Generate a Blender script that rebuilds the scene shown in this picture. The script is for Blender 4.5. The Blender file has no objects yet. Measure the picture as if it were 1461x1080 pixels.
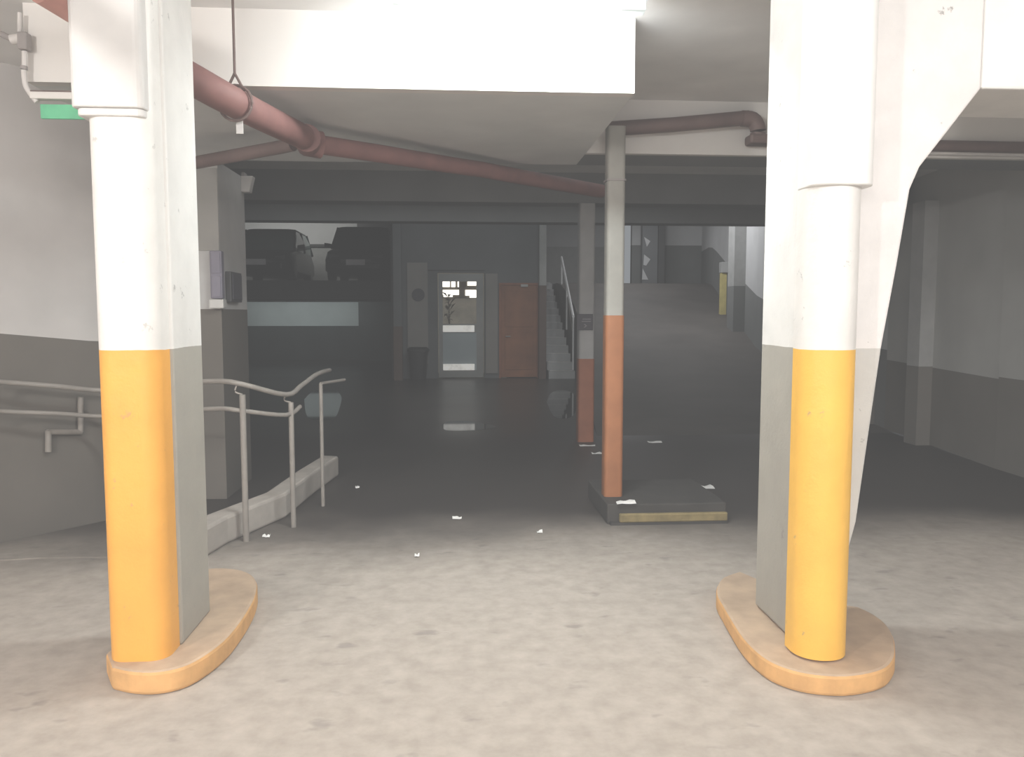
import bpy, bmesh, math, random
from mathutils import Vector, Matrix
random.seed(7)
S = bpy.context.scene
C = S.collection
PI = math.pi

# ------------------------------------------------------------------ camera
FPX, W_, H_ = 1146.0, 1461.0, 1080.0
EYE = Vector((0, 0, 1.55))
YAW, PITCH = math.radians(4.0), math.radians(4.64)
cd = bpy.data.cameras.new('camera'); cam = bpy.data.objects.new('camera', cd); C.objects.link(cam)
cd.sensor_fit = 'HORIZONTAL'; cd.sensor_width = 36; cd.lens = FPX / W_ * 36
cd.clip_start = .05; cd.clip_end = 200
cam.location = EYE
cam.rotation_euler = (PI / 2 - PITCH, 0, -YAW)
S.camera = cam
ROT = cam.rotation_euler.to_matrix()

def ray(px, py):
    return ROT @ Vector(((px - W_ / 2) / FPX, -(py - H_ / 2) / FPX, -1))
def G(px, py, h=0.0):                     # measured point of the photo on a level surface of height h
    d = ray(px, py); t = (h - EYE.z) / d.z
    return EYE + d * t
def P(px, py, Y):                         # measured point on the plane y = Y
    d = ray(px, py); return EYE + d * (Y / d.y)

# ------------------------------------------------------------------ materials
def _m(name):
    m = bpy.data.materials.new(name); m.use_nodes = True
    return m, m.node_tree, m.node_tree.nodes['Principled BSDF']
def lin(c):
    return tuple(((v / 255) / 12.92 if v / 255 <= .04045 else ((v / 255 + .055) / 1.055) ** 2.4) for v in c)
def mat(name, col, rough=.6, metal=0, var=.12, scale=6, bump=.0, emit=None, es=0, spec=.5):
    m, nt, b = _m(name); N, L = nt.nodes, nt.links
    b.inputs['Roughness'].default_value = rough; b.inputs['Metallic'].default_value = metal
    b.inputs['Specular IOR Level'].default_value = spec
    tc = N.new('ShaderNodeTexCoord')
    nz = N.new('ShaderNodeTexNoise'); nz.inputs['Scale'].default_value = scale; nz.inputs['Detail'].default_value = 6
    L.new(tc.outputs['Object'], nz.inputs['Vector'])
    cr = N.new('ShaderNodeValToRGB')
    cr.color_ramp.elements[0].position = .3; cr.color_ramp.elements[1].position = .7
    cr.color_ramp.elements[0].color = (*[v * (1 - var) for v in col], 1)
    cr.color_ramp.elements[1].color = (*[min(1, v * (1 + var * .5)) for v in col], 1)
    L.new(nz.outputs['Fac'], cr.inputs['Fac']); L.new(cr.outputs['Color'], b.inputs['Base Color'])
    if bump:
        bp = N.new('ShaderNodeBump'); bp.inputs['Strength'].default_value = bump; bp.inputs['Distance'].default_value = .02
        L.new(nz.outputs['Fac'], bp.inputs['Height']); L.new(bp.outputs['Normal'], b.inputs['Normal'])
    if emit:
        b.inputs['Emission Color'].default_value = (*emit, 1); b.inputs['Emission Strength'].default_value = es
    return m

def plaster(name, lower, upper, z, rough=.65, chips=.55, brick=0, var=.1):
    """painted concrete: one colour below height z, another above, a slightly wobbly edge, grey chips and hairline scuffs"""
    m, nt, b = _m(name); N, L = nt.nodes, nt.links
    b.inputs['Roughness'].default_value = rough
    geo = N.new('ShaderNodeNewGeometry'); sep = N.new('ShaderNodeSeparateXYZ'); L.new(geo.outputs['Position'], sep.inputs[0])
    nz = N.new('ShaderNodeTexNoise'); nz.inputs['Scale'].default_value = 5; nz.inputs['Detail'].default_value = 8
    L.new(geo.outputs['Position'], nz.inputs['Vector'])
    wob = N.new('ShaderNodeMath'); wob.operation = 'MULTIPLY_ADD'; wob.inputs[1].default_value = .012; L.new(nz.outputs['Fac'], wob.inputs[0]); L.new(sep.outputs['Z'], wob.inputs[2])
    gt = N.new('ShaderNodeMath'); gt.operation = 'GREATER_THAN'; gt.inputs[1].default_value = z + .006; L.new(wob.outputs[0], gt.inputs[0])
    mx = N.new('ShaderNodeMix'); mx.data_type = 'RGBA'; L.new(gt.outputs[0], mx.inputs['Factor'])
    mx.inputs['A'].default_value = (*lower, 1); mx.inputs['B'].default_value = (*upper, 1)
    var_n = N.new('ShaderNodeMapRange'); var_n.inputs['To Min'].default_value = 1 - var; var_n.inputs['To Max'].default_value = 1.0
    var_n.inputs['From Min'].default_value = .3; var_n.inputs['From Max'].default_value = .65
    L.new(nz.outputs['Fac'], var_n.inputs['Value'])
    mul = N.new('ShaderNodeMix'); mul.data_type = 'RGBA'; mul.blend_type = 'MULTIPLY'; mul.inputs['Factor'].default_value = 1
    L.new(mx.outputs['Result'], mul.inputs['A']); L.new(var_n.outputs['Result'], mul.inputs['B'])
    # chips
    n2 = N.new('ShaderNodeTexNoise'); n2.inputs['Scale'].default_value = 13; n2.inputs['Detail'].default_value = 5; n2.inputs['Roughness'].default_value = .65
    L.new(geo.outputs['Position'], n2.inputs['Vector'])
    ch = N.new('ShaderNodeMapRange'); ch.inputs['From Min'].default_value = .665; ch.inputs['From Max'].default_value = .71; ch.inputs['To Max'].default_value = chips
    L.new(n2.outputs['Fac'], ch.inputs['Value'])
    m2 = N.new('ShaderNodeMix'); m2.data_type = 'RGBA'; L.new(ch.outputs['Result'], m2.inputs['Factor'])
    L.new(mul.outputs['Result'], m2.inputs['A']); m2.inputs['B'].default_value = (.22, .21, .2, 1)
    L.new(m2.outputs['Result'], b.inputs['Base Color'])
    bp = N.new('ShaderNodeBump'); bp.inputs['Strength'].default_value = .25; bp.inputs['Distance'].default_value = .02
    L.new(n2.outputs['Fac'], bp.inputs['Height']); L.new(bp.outputs['Normal'], b.inputs['Normal'])
    return m

def floor_mat():
    m, nt, b = _m('floor_concrete'); N, L = nt.nodes, nt.links
    geo = N.new('ShaderNodeNewGeometry'); sep = N.new('ShaderNodeSeparateXYZ'); L.new(geo.outputs['Position'], sep.inputs[0])
    big = N.new('ShaderNodeTexNoise'); big.inputs['Scale'].default_value = .7; big.inputs['Detail'].default_value = 4; L.new(geo.outputs['Position'], big.inputs['Vector'])
    fine = N.new('ShaderNodeTexNoise'); fine.inputs['Scale'].default_value = 9; fine.inputs['Detail'].default_value = 8; fine.inputs['Roughness'].default_value = .6; L.new(geo.outputs['Position'], fine.inputs['Vector'])
    # light fall-off painted into the colour, plus wetness: dark inside, pale at the mouth
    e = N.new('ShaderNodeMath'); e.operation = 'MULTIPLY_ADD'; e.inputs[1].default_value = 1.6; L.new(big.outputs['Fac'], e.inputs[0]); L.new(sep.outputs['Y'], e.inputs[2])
    shade_damp = N.new('ShaderNodeMapRange'); shade_damp.interpolation_type = 'SMOOTHSTEP'; shade_damp.inputs['From Min'].default_value = 5.35; shade_damp.inputs['From Max'].default_value = 7.1; L.new(e.outputs[0], shade_damp.inputs['Value'])
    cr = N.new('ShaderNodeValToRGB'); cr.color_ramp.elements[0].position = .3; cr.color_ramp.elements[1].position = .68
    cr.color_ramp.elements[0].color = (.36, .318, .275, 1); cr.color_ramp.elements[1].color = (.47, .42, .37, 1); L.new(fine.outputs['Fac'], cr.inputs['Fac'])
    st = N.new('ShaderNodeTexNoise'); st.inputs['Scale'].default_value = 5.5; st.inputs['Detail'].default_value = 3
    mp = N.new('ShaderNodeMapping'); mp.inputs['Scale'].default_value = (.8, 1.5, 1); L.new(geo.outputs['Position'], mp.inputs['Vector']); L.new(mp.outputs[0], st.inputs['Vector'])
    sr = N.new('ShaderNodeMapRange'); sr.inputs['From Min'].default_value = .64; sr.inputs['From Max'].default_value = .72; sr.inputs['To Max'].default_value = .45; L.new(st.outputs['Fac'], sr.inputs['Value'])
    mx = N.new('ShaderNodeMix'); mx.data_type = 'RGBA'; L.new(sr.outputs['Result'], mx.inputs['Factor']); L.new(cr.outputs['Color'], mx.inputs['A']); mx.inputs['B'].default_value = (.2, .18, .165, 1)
    m2 = N.new('ShaderNodeMix'); m2.data_type = 'RGBA'; L.new(shade_damp.outputs['Result'], m2.inputs['Factor']); L.new(mx.outputs['Result'], m2.inputs['A']); m2.inputs['B'].default_value = (.05, .042, .037, 1)
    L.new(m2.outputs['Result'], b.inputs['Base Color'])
    rr = N.new('ShaderNodeMapRange'); rr.inputs['To Min'].default_value = .85; rr.inputs['To Max'].default_value = -.02; L.new(shade_damp.outputs['Result'], rr.inputs['Value'])
    rn = N.new('ShaderNodeMath'); rn.operation = 'MULTIPLY_ADD'; rn.inputs[1].default_value = .14; L.new(big.outputs['Fac'], rn.inputs[0]); L.new(rr.outputs['Result'], rn.inputs[2])
    # the wet film starts well inside, in patches; between it and the mouth the floor is less glossy
    wet = N.new('ShaderNodeMapRange'); wet.interpolation_type = 'SMOOTHSTEP'; wet.inputs['From Min'].default_value = 9.6; wet.inputs['From Max'].default_value = 11.6
    wet.inputs['To Min'].default_value = .45; wet.inputs['To Max'].default_value = .27
    L.new(e.outputs[0], wet.inputs['Value'])
    ra = N.new('ShaderNodeMath'); ra.operation = 'ADD'; L.new(rn.outputs[0], ra.inputs[0]); L.new(wet.outputs['Result'], ra.inputs[1])
    L.new(ra.outputs[0], b.inputs['Roughness'])
    bp = N.new('ShaderNodeBump'); bp.inputs['Strength'].default_value = .18; bp.inputs['Distance'].default_value = .01
    L.new(fine.outputs['Fac'], bp.inputs['Height'])
    bs = N.new('ShaderNodeMapRange'); bs.inputs['To Min'].default_value = .2; bs.inputs['To Max'].default_value = .012; L.new(shade_damp.outputs['Result'], bs.inputs['Value']); L.new(bs.outputs['Result'], bp.inputs['Strength'])
    L.new(bp.outputs['Normal'], b.inputs['Normal'])
    return m

WHITE, GREY = (.78, .765, .74), (.30, .285, .255)
YEL = (.86, .36, .055)
M = {}
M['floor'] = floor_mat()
M['nose_left'] = plaster('guard_paint_left', (.86, .42, .075), (.84, .82, .79), 1.40, .45, .35)
M['nose_right'] = plaster('guard_paint_right', (.90, .52, .09), (.84, .82, .79), 1.40, .45, .5)
M['shaft_near'] = plaster('pillar_paint', (.38, .36, .315), WHITE, 1.40)
M['haunch'] = plaster('haunch_paint', (.60, .585, .55), (.82, .79, .77), 1.40, chips=.7)
M['white'] = mat('white_plaster', WHITE, .7, var=.08, scale=3)
M['sheath'] = mat('white_sheath', (.70, .685, .67), .6, var=.06, bump=.1)
M['sheath_bright'] = mat('bright_sheath', (.86, .85, .83), .6, var=.06, bump=.1)
M['kerb'] = mat('kerb_paint', (.70, .40, .16), .75, var=.2, scale=9, bump=.4)
M['kerb_top'] = mat('kerb_duller_top', (.50, .37, .26), .85, var=.2, scale=7, bump=.3)  # top face darker and less orange than the sides
M['kerb_white'] = mat('kerb_pale', (.46, .42, .38), .85, var=.15, scale=6, bump=.2)
M['ceil'] = mat('ceiling_grey', (.84, .83, .82), .85, var=.1, scale=2)
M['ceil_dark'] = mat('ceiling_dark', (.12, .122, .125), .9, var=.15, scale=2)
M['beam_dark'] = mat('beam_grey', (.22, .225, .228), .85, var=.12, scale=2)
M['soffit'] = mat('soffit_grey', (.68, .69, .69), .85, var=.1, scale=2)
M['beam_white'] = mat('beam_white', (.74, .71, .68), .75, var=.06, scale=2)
M['wall_hi'] = mat('wall_white_paint', (.58, .555, .54), .8, var=.12, scale=1.6, bump=.15)
M['wall_lo'] = mat('wall_grey_paint', (.15, .135, .118), .75, var=.14, scale=1.6, bump=.15)
M['rwall_hi'] = mat('right_wall_white', (.48, .48, .46), .85, var=.12, scale=1.3)
M['rwall_lo'] = mat('right_wall_grey', (.20, .185, .165), .85, var=.15, scale=1.3)
M['far_hi'] = mat('far_wall_white', (.60, .60, .60), .8, var=.07, scale=1.5)
M['far_lo'] = mat('far_wall_grey', (.20, .205, .20), .8, var=.1, scale=1.5)
M['ramp'] = mat('ramp_concrete', (.125, .112, .102), .65, var=.2, scale=1.2, bump=.1)
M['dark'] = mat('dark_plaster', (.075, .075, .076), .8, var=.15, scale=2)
M['block'] = mat('lift_block_grey', (.16, .165, .17), .7, var=.12, scale=2)
M['panel'] = mat('lobby_panel', (.30, .28, .26), .6, var=.08, scale=3)
M['steel'] = mat('door_steel', (.20, .205, .20), .4, .3, var=.08)
M['bar'] = mat('push_bar', (.8, .8, .78), .4, 0, var=.5, scale=5, emit=(1, .97, .9), es=.32)  # glow stands in for daylight reflected on the bars
M['rail'] = mat('rail_paint', (.28, .255, .23), .5, .0, var=.12, scale=10)
M['railw'] = mat('white_rail', (.72, .72, .71), .35, .1, var=.1, scale=10, emit=(1, 1, 1), es=.03)
M['pipe'] = mat('red_pipe', (.21, .10, .09), .65, 0, var=.2, scale=7)
M['pipe_lit'] = mat('lit_red_pipe', (.62, .32, .27), .6, 0, var=.15, scale=7)  # same pipe as the red one, with the light on it painted in
M['pipe_dim'] = mat('brown_pipe', (.17, .115, .105), .6, 0, var=.2, scale=5)
M['conduit'] = mat('white_conduit', (.66, .63, .61), .5, var=.12)
M['conduit_grey'] = mat('grey_conduit', (.33, .30, .29), .6, var=.2)
M['tape'] = mat('bare_metal', (.33, .33, .33), .4, .6, var=.1)
M['rod'] = mat('rusty_rod', (.16, .11, .10), .7, var=.2)
M['green'] = mat('green_sign', (.10, .42, .22), .5, var=.25, scale=8, emit=(.12, .7, .38), es=.10)
M['tube'] = mat('lamp_tube', (.9, .9, .9), .5, emit=(.95, 1, 1), es=120)
M['lamp_body'] = mat('lamp_body', (.8, .85, .85), .5, emit=(.85, 1, 1), es=.35)
M['orange'] = mat('orange_door', (.34, .125, .05), .55, var=.25, scale=3)
M['col_orange'] = mat('column_orange', (.34, .135, .055), .55, var=.15, scale=6)
M['col_orange_dim'] = mat('column_orange_dull', (.36, .13, .065), .6, var=.15, scale=6)
M['col_white'] = mat('column_white', (.34, .33, .30), .7, var=.12, scale=5)
M['col_white_dim'] = mat('column_grey', (.46, .46, .46), .7, var=.12, scale=4)
M['pilaster'] = mat('pilaster_grey', (.40, .40, .39), .8, var=.1)
M['pilar_far'] = mat('grey_pillar_paint', (.52, .51, .50), .8, var=.12, scale=3)
M['pilar_far_w'] = mat('grey_pillar_lit_front', (.32, .31, .29), .8, var=.1, scale=3)  # lit front of the same pillar; light balance put into the colour
M['boxp'] = mat('purple_grey_box', (.21, .195, .24), .6, var=.1)
M['boxd'] = mat('dark_box', (.075, .073, .075), .5, var=.1)
M['boxw'] = mat('white_box', (.55, .54, .52), .5, var=.1)
M['sign'] = mat('sign_dark', (.065, .06, .075), .5, var=.1)
M['ink'] = mat('sign_marks', (.32, .31, .33), .5, var=.2)
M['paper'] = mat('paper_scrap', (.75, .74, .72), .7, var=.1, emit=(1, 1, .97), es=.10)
M['bin'] = mat('black_bin', (.022, .022, .024), .5, var=.1)
M['car'] = mat('dark_car_paint', (.018, .019, .021), .25, .0, var=.1)
M['car2'] = mat('black_car_paint', (.012, .012, .014), .25, .0, var=.1)
M['glass'] = mat('car_glass', (.03, .05, .05), .06, 0, var=.1)
M['glass_teal'] = mat('teal_glass', (.15, .22, .21), .08, 0, var=.2)
M['tyre'] = mat('tyre_rubber', (.012, .012, .012), .8)
M['plate'] = mat('number_plate', (.85, .80, .82), .5, var=.1)
M['lampglass'] = mat('headlamp', (.10, .10, .11), .2, .1)
M['island'] = mat('island_top', (.05, .046, .042), .8, var=.2)
M['yellow_line'] = mat('yellow_paint', (.25, .195, .09), .8, var=.3, scale=12)
M['yellow_post'] = mat('yellow_post', (.62, .52, .20), .6, var=.15)
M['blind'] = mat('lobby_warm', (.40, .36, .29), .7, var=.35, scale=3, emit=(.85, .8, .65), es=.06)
M['daylight'] = mat('reflected_daylight', (.9, .9, .85), .6, emit=(1, .97, .88), es=1.6)
M['lobby_dark'] = mat('lobby_dark', (.14, .12, .09), .7, var=.2)
M['frost'] = mat('lower_panel', (.24, .27, .275), .5, var=.08, scale=2, emit=(.8, .95, 1), es=.035)
m, nt, b = _m('clear_pane')
b.inputs['Base Color'].default_value = (1, 1, 1, 1); b.inputs['Roughness'].default_value = .03
b.inputs['Transmission Weight'].default_value = 1; b.inputs['IOR'].default_value = 1.08
M['pane'] = m

# ------------------------------------------------------------------ mesh helpers
class MB:
    def __init__(s): s.bm = bmesh.new(); s.mi = 0
    def _f(s, vs, mi=None):
        try:
            f = s.bm.faces.new(vs); f.material_index = s.mi if mi is None else mi; return f
        except ValueError: return None
    def box(s, x0, x1, y0, y1, z0, z1, mi=None):
        v = [s.bm.verts.new((x, y, z)) for z in (z0, z1) for y in (y0, y1) for x in (x0, x1)]
        for q in ((0, 2, 3, 1), (4, 5, 7, 6), (0, 1, 5, 4), (2, 6, 7, 3), (0, 4, 6, 2), (1, 3, 7, 5)):
            s._f([v[i] for i in q], mi)
        return s
    def prism(s, pts, z0, z1, mi=None, top=None):       # plan polygon, vertical extrusion
        n = len(pts)
        a = [s.bm.verts.new((p[0], p[1], z0)) for p in pts]; b_ = [s.bm.verts.new((p[0], p[1], z1)) for p in pts]
        for i in range(n): s._f([a[i], a[(i + 1) % n], b_[(i + 1) % n], b_[i]], mi)
        s._f(list(reversed(a)), mi); s._f(b_, top if top is not None else mi)
        return s
    def extrude(s, pts, off, mi=None):                  # any 3D polygon pushed along a vector
        off = Vector(off); n = len(pts)
        a = [s.bm.verts.new(p) for p in pts]; b_ = [s.bm.verts.new(Vector(p) + off) for p in pts]
        for i in range(n): s._f([a[i], a[(i + 1) % n], b_[(i + 1) % n], b_[i]], mi)
        s._f(list(reversed(a)), mi); s._f(b_, mi)
        return s
    def quad(s, *p, mi=None):
        s._f([s.bm.verts.new(q) for q in p], mi); return s
    def tube(s, pts, r, seg=14, mi=None):
        pts = [Vector(p) for p in pts]; rings = []
        for i, p in enumerate(pts):
            d = (pts[min(i + 1, len(pts) - 1)] - pts[max(i - 1, 0)]).normalized()
            u = d.cross(Vector((0, 0, 1)))
            if u.length < 1e-3: u = Vector((1, 0, 0))
            u.normalize(); w = u.cross(d)
            k = r[i] if isinstance(r, (list, tuple)) else r
            rings.append([s.bm.verts.new(p + (u * math.cos(2 * PI * j / seg) + w * math.sin(2 * PI * j / seg)) * k) for j in range(seg)])
        for a, b_ in zip(rings, rings[1:]):
            for j in range(seg): s._f([a[j], a[(j + 1) % seg], b_[(j + 1) % seg], b_[j]], mi)
        s._f(list(reversed(rings[0])), mi); s._f(rings[-1], mi)
        return s
    def loft(s, rings, mi=None, cap=True):
        R = [[s.bm.verts.new(p) for p in r] for r in rings]; n = len(R[0])
        for a, b_ in zip(R, R[1:]):
            for j in range(n): s._f([a[j], a[(j + 1) % n], b_[(j + 1) % n], b_[j]], mi)
        if cap: s._f(list(reversed(R[0])), mi); s._f(R[-1], mi)
        return s

def smooth_path(pts, n=6):
    """Catmull-Rom through the points"""
    pts = [Vector(p) for p in pts]; out = []
    for i in range(len(pts) - 1):
        p0 = pts[max(i - 1, 0)]; p1 = pts[i]; p2 = pts[i + 1]; p3 = pts[min(i + 2, len(pts) - 1)]
        for k in range(n):
            t = k / n
            out.append(.5 * ((2 * p1) + (p2 - p0) * t + (2 * p0 - 5 * p1 + 4 * p2 - p3) * t * t + (3 * p1 - p0 - 3 * p2 + p3) * t ** 3))
    out.append(pts[-1]); return out

def obj(name, mb, mats, parent=None, bevel=0, smooth=False, seg=2, origin=None):
    if not isinstance(mats, (list, tuple)): mats = [mats]
    bm = mb.bm
    o0 = Vector(parent['_o']) if parent is not None else Vector(origin if origin is not None else (0, 0, 0))
    if o0.length: bmesh.ops.translate(bm, verts=bm.verts, vec=-o0)
    bmesh.ops.recalc_face_normals(bm, faces=bm.faces)
    me = bpy.data.meshes.new(name); bm.to_mesh(me); bm.free()
    for k in mats: me.materials.append(k)
    o = bpy.data.objects.new(name, me); C.objects.link(o)
    if parent is not None:
        o.parent = parent; o['_o'] = list(o0)
    else:
        o.location = o0; o['_o'] = list(o0)
    if parent is not None and parent.type == 'MESH':
        pass
    if smooth:
        for p in me.polygons: p.use_smooth = True
        try: me.set_sharp_from_angle(angle=math.radians(40))
        except Exception: pass
    if bevel:
        b = o.modifiers.new('bevel', 'BEVEL'); b.width = bevel; b.segments = seg; b.limit_method = 'ANGLE'
    return o
def thing(name, label, cat, loc=(0, 0, 0), group=None):
    o = bpy.data.objects.new(name, None); C.objects.link(o); o.location = loc; o['_o'] = list(loc); o.empty_display_size = .2
    o['label'] = label; o['category'] = cat
    if group: o['group'] = group
    return o
def tag(o, label, cat, group=None):
    o['label'] = label; o['category'] = cat
    if group: o['group'] = group
    return o
def struct(name, mb, mats, **k):
    o = obj(name, mb, mats, **k); o['kind'] = 'structure'; return o
def rrect(x0, x1, y0, y1, r, n=6, corners=(1, 1, 1, 1)):
    """plan outline; corners = front-left, front-right, back-right, back-left rounding"""
    pts = []
    for (cx, cy, a0), on in zip(((x0 + r, y0 + r, PI), (x1 - r, y0 + r, 1.5 * PI), (x1 - r, y1 - r, 0), (x0 + r, y1 - r, .5 * PI)), corners):
        ex = {PI: (x0, y0), 1.5 * PI: (x1, y0), 0: (x1, y1), .5 * PI: (x0, y1)}[a0]
        if on: pts += [(cx + r * math.cos(a0 + k / n * PI / 2), cy + r * math.sin(a0 + k / n * PI / 2)) for k in range(n + 1)]
        else: pts.append(ex)
    return pts

# ------------------------------------------------------------------ the room
CEIL = 3.2
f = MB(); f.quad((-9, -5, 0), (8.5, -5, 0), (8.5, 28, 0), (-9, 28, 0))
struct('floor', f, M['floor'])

c = MB(); c.box(-9, 8.5, -5, 12.0, CEIL, CEIL + .2)
struct('ceiling', c, [M['ceil']])
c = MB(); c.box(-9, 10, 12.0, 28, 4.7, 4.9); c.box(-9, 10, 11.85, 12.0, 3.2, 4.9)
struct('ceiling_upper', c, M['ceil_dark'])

# left wall: runs obliquely from the left foreground to the grey pillar
Lw = [(-5.2, 2.9), (-3.12, 5.5), (-2.67, 6.06), (-2.15, 6.75)]
Ld = [1.50, 1.43, 1.35, 1.30]
w = MB()
for i in range(3):
    (xa, ya), (xb, yb) = Lw[i], Lw[i + 1]; da, db = Ld[i], Ld[i + 1]
    w.quad((xa, ya, 0), (xb, yb, 0), (xb, yb, db), (xa, ya, da), mi=1)
    w.quad((xa, ya, da), (xb, yb, db), (xb, yb, CEIL), (xa, ya, CEIL), mi=0)
struct('wall_left', w, [M['wall_hi'], M['wall_lo']])
w = MB()
w.quad((-5.2, -5, 0), (-5.2, 2.9, 0), (-5.2, 2.9, CEIL), (-5.2, -5, CEIL))
struct('wall_left_entrance', w, M['wall_hi'])
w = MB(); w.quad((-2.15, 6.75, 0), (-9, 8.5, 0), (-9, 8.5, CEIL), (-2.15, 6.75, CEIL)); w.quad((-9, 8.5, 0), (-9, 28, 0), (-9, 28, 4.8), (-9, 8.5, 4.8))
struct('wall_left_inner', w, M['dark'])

# ramp profile
RP = [(10.0, 0.0), (11.2, .06), (12.5, .2), (14.2, .5), (16, .86), (18, 1.3), (20, 1.76), (21.8, 2.2), (22.6, 2.36), (23.4, 2.43), (28, 2.43)]
def rh(y):
    if y <= 10: return 0
    for (a, ha), (b_, hb) in zip(RP, RP[1:]):
        if y <= b_: return ha + (hb - ha) * (y - a) / (b_ - a)
    return 2.43
RX0 = 2.95
def rlx(y): return 1.78 + max(0, min(1, (y - 10) / 9)) * (RX0 - 1.78)
def rwx(y):
    K = [(-5, 5.2), (4, 5.2), (7.6, 5.38), (10.3, 5.72), (16, 6.1), (25, 7.72), (28, 8.2)]
    for (a, xa), (b_, xb) in zip(K, K[1:]):
        if y <= b_: return xa + (xb - xa) * (y - a) / (b_ - a)
r = MB()
for (a, ha), (b_, hb) in zip(RP, RP[1:]):
    r.quad((rlx(a), a, ha), (8.4, a, ha), (8.4, b_, hb), (rlx(b_), b_, hb))
    r.quad((rlx(a), a, 0), (rlx(a), a, ha), (rlx(b_), b_, hb), (rlx(b_), b_, 0))
struct('floor_ramp', r, M['ramp'])
w = MB(); ys = [-5, 4, 7.6, 10.3] ; 
for a, b_ in zip(ys, ys[1:]):
    xa, xb = rwx(a), rwx(b_)
    w.quad((xa, a, rh(a)), (xb, b_, rh(b_)), (xb, b_, rh(b_) + .92), (xa, a, rh(a) + .9), mi=1)
    w.quad((xa, a, rh(a) + .9), (xb, b_, rh(b_) + .92), (xb, b_, 3.3), (xa, a, 3.3), mi=0)
struct('wall_right', w, [M['rwall_hi'], M['rwall_lo']])
w = MB(); ys = [10.3, 11.2, 12.5, 14.2, 16, 18, 20, 21.8, 22.6, 23.4, 25]
for a, b_ in zip(ys, ys[1:]):
    xa, xb = rwx(a), rwx(b_)
    w.quad((xa, a, rh(a)), (xb, b_, rh(b_)), (xb, b_, rh(b_) + 1.05), (xa, a, rh(a) + 1.05), mi=1)
    w.quad((xa, a, rh(a) + 1.05), (xb, b_, rh(b_) + 1.05), (xb, b_, 4.75), (xa, a, 4.75), mi=0)
struct('wall_ramp', w, [M['far_hi'], M['far_lo']])
w = MB()
w.box(5.5, 8.2, 25.0, 25.2, 2.3, 3.67, mi=1); w.box(5.5, 8.2, 25.0, 25.2, 3.67, 4.75, mi=0)
w.box(-9, 5.5, 27.2, 27.4, 2.0, 3.79, mi=4); w.box(-9, 5.5, 27.2, 27.4, 3.79, 4.75, mi=2)
w.box(-9, 2.9, 27.2, 27.4, 0, 1.13, mi=3); w.box(-9, 2.9, 27.2, 27.4, 1.13, 2.0, mi=0)
struct('wall_back', w, [M['far_hi'], M['far_lo'], M['far_hi'], M['dark'], M['pilaster']])
# upper half-level behind
s_ = MB(); s_.box(-9, -1.75, 22.0, 27.2, 1.92, 2.43)
struct('floor_upper', s_, M['dark'])
s_ = MB(); s_.box(2.0, 2.95, 23.9, 27.2, 2.2, 2.43)
struct('floor_landing', s_, M['dark'])

# lift block
BY = 19.2
xl = P(580, 500, BY).x; xr = P(770, 500, BY).x
dl, dr = P(625, 500, BY).x, P(691, 500, BY).x
ol, orr = P(712, 500, BY).x, P(769, 500, BY).x
dtop = 1.55 + (447 - 390) / FPX * BY; otop = 1.55 + (447 - 404) / FPX * BY
xb0 = P(482, 440, 22).x
w = MB()
w.box(xl - .35, dl, BY, BY + .15, 0, 4.7); w.box(dr, ol, BY, BY + .15, 0, 4.7); w.box(orr, xr + .15, BY, BY + .15, 0, 4.7)
w.box(dl, dr, BY, BY + .15, dtop, 4.7); w.box(ol, orr, BY, BY + .15, otop, 4.7)
w.box(xr, xr + .15, BY + .15, 27.2, 0, 4.7)
w.box(xl - .35, xl - .2, BY + .15, 27.2, 0, 4.7)
struct('wall_lift', w, M['block'])
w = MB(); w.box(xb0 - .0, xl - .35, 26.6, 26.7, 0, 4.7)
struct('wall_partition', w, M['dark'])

# pale facing panels of the lift lobby
t = thing('lobby_facing', 'pale facing around the lift door, with a header and two upright strips', 'wall panel', (P(600, 500, BY).x, BY - .03, 0))
p = MB(); p.box(P(582, 500, BY).x, P(611, 500, BY).x, BY - .04, BY - .002, .35, 1.55 + (447 - 376) / FPX * BY); obj('side_strip', p, M['panel'], t)
p = MB(); p.box(P(693, 500, BY).x, P(710, 500, BY).x, BY - .04, BY - .002, .12, 1.55 + (447 - 391) / FPX * BY); obj('side_strip', p, M['panel'], t)
p = MB(); p.box(P(611.5, 500, BY).x, P(692, 500, BY).x, BY - .04, BY - .002, dtop + .06, 1.55 + (447 - 376) / FPX * BY); obj('header', p, M['block'], t)
# door 1: glazed lift lobby door
d = thing('door_1', '', '', (dl, BY, 0)); del d['label']; del d['category']; d['kind'] = 'structure'
def zy(py, Y=BY): return 1.55 + (447 - py) / FPX * Y
gl, gr = P(632, 500, BY).x, P(680, 500, BY).x
p = MB(); y0, y1 = BY + .02, BY + .09
p.box(dl + .02, gl, y0, y1, .02, dtop - .02); p.box(gr, dr - .02, y0, y1, .02, dtop - .02)
p.box(gl, gr, y0, y1, zy(402), dtop - .02); p.box(gl, gr, y0, y1, .02, zy(528)); p.box(gl, gr, y0, y1, zy(474), zy(462))
obj('door_frame', p, M['steel'], d)
p = MB(); p.box(gl, gr, BY + .05, BY + .056, zy(462), zy(402)); obj('pane', p, M['pane'], d)
p = MB(); p.box(gl, gr, BY + .05, BY + .06, zy(528), zy(474)); obj('pane', p, M['frost'], d)
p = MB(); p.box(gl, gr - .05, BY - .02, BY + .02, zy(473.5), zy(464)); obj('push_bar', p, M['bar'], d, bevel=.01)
p = MB(); p.box(gl, gr - .05, BY - .02, BY + .02, zy(528), zy(519)); obj('kick_bar', p, M['bar'], d, bevel=.01)
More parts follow.
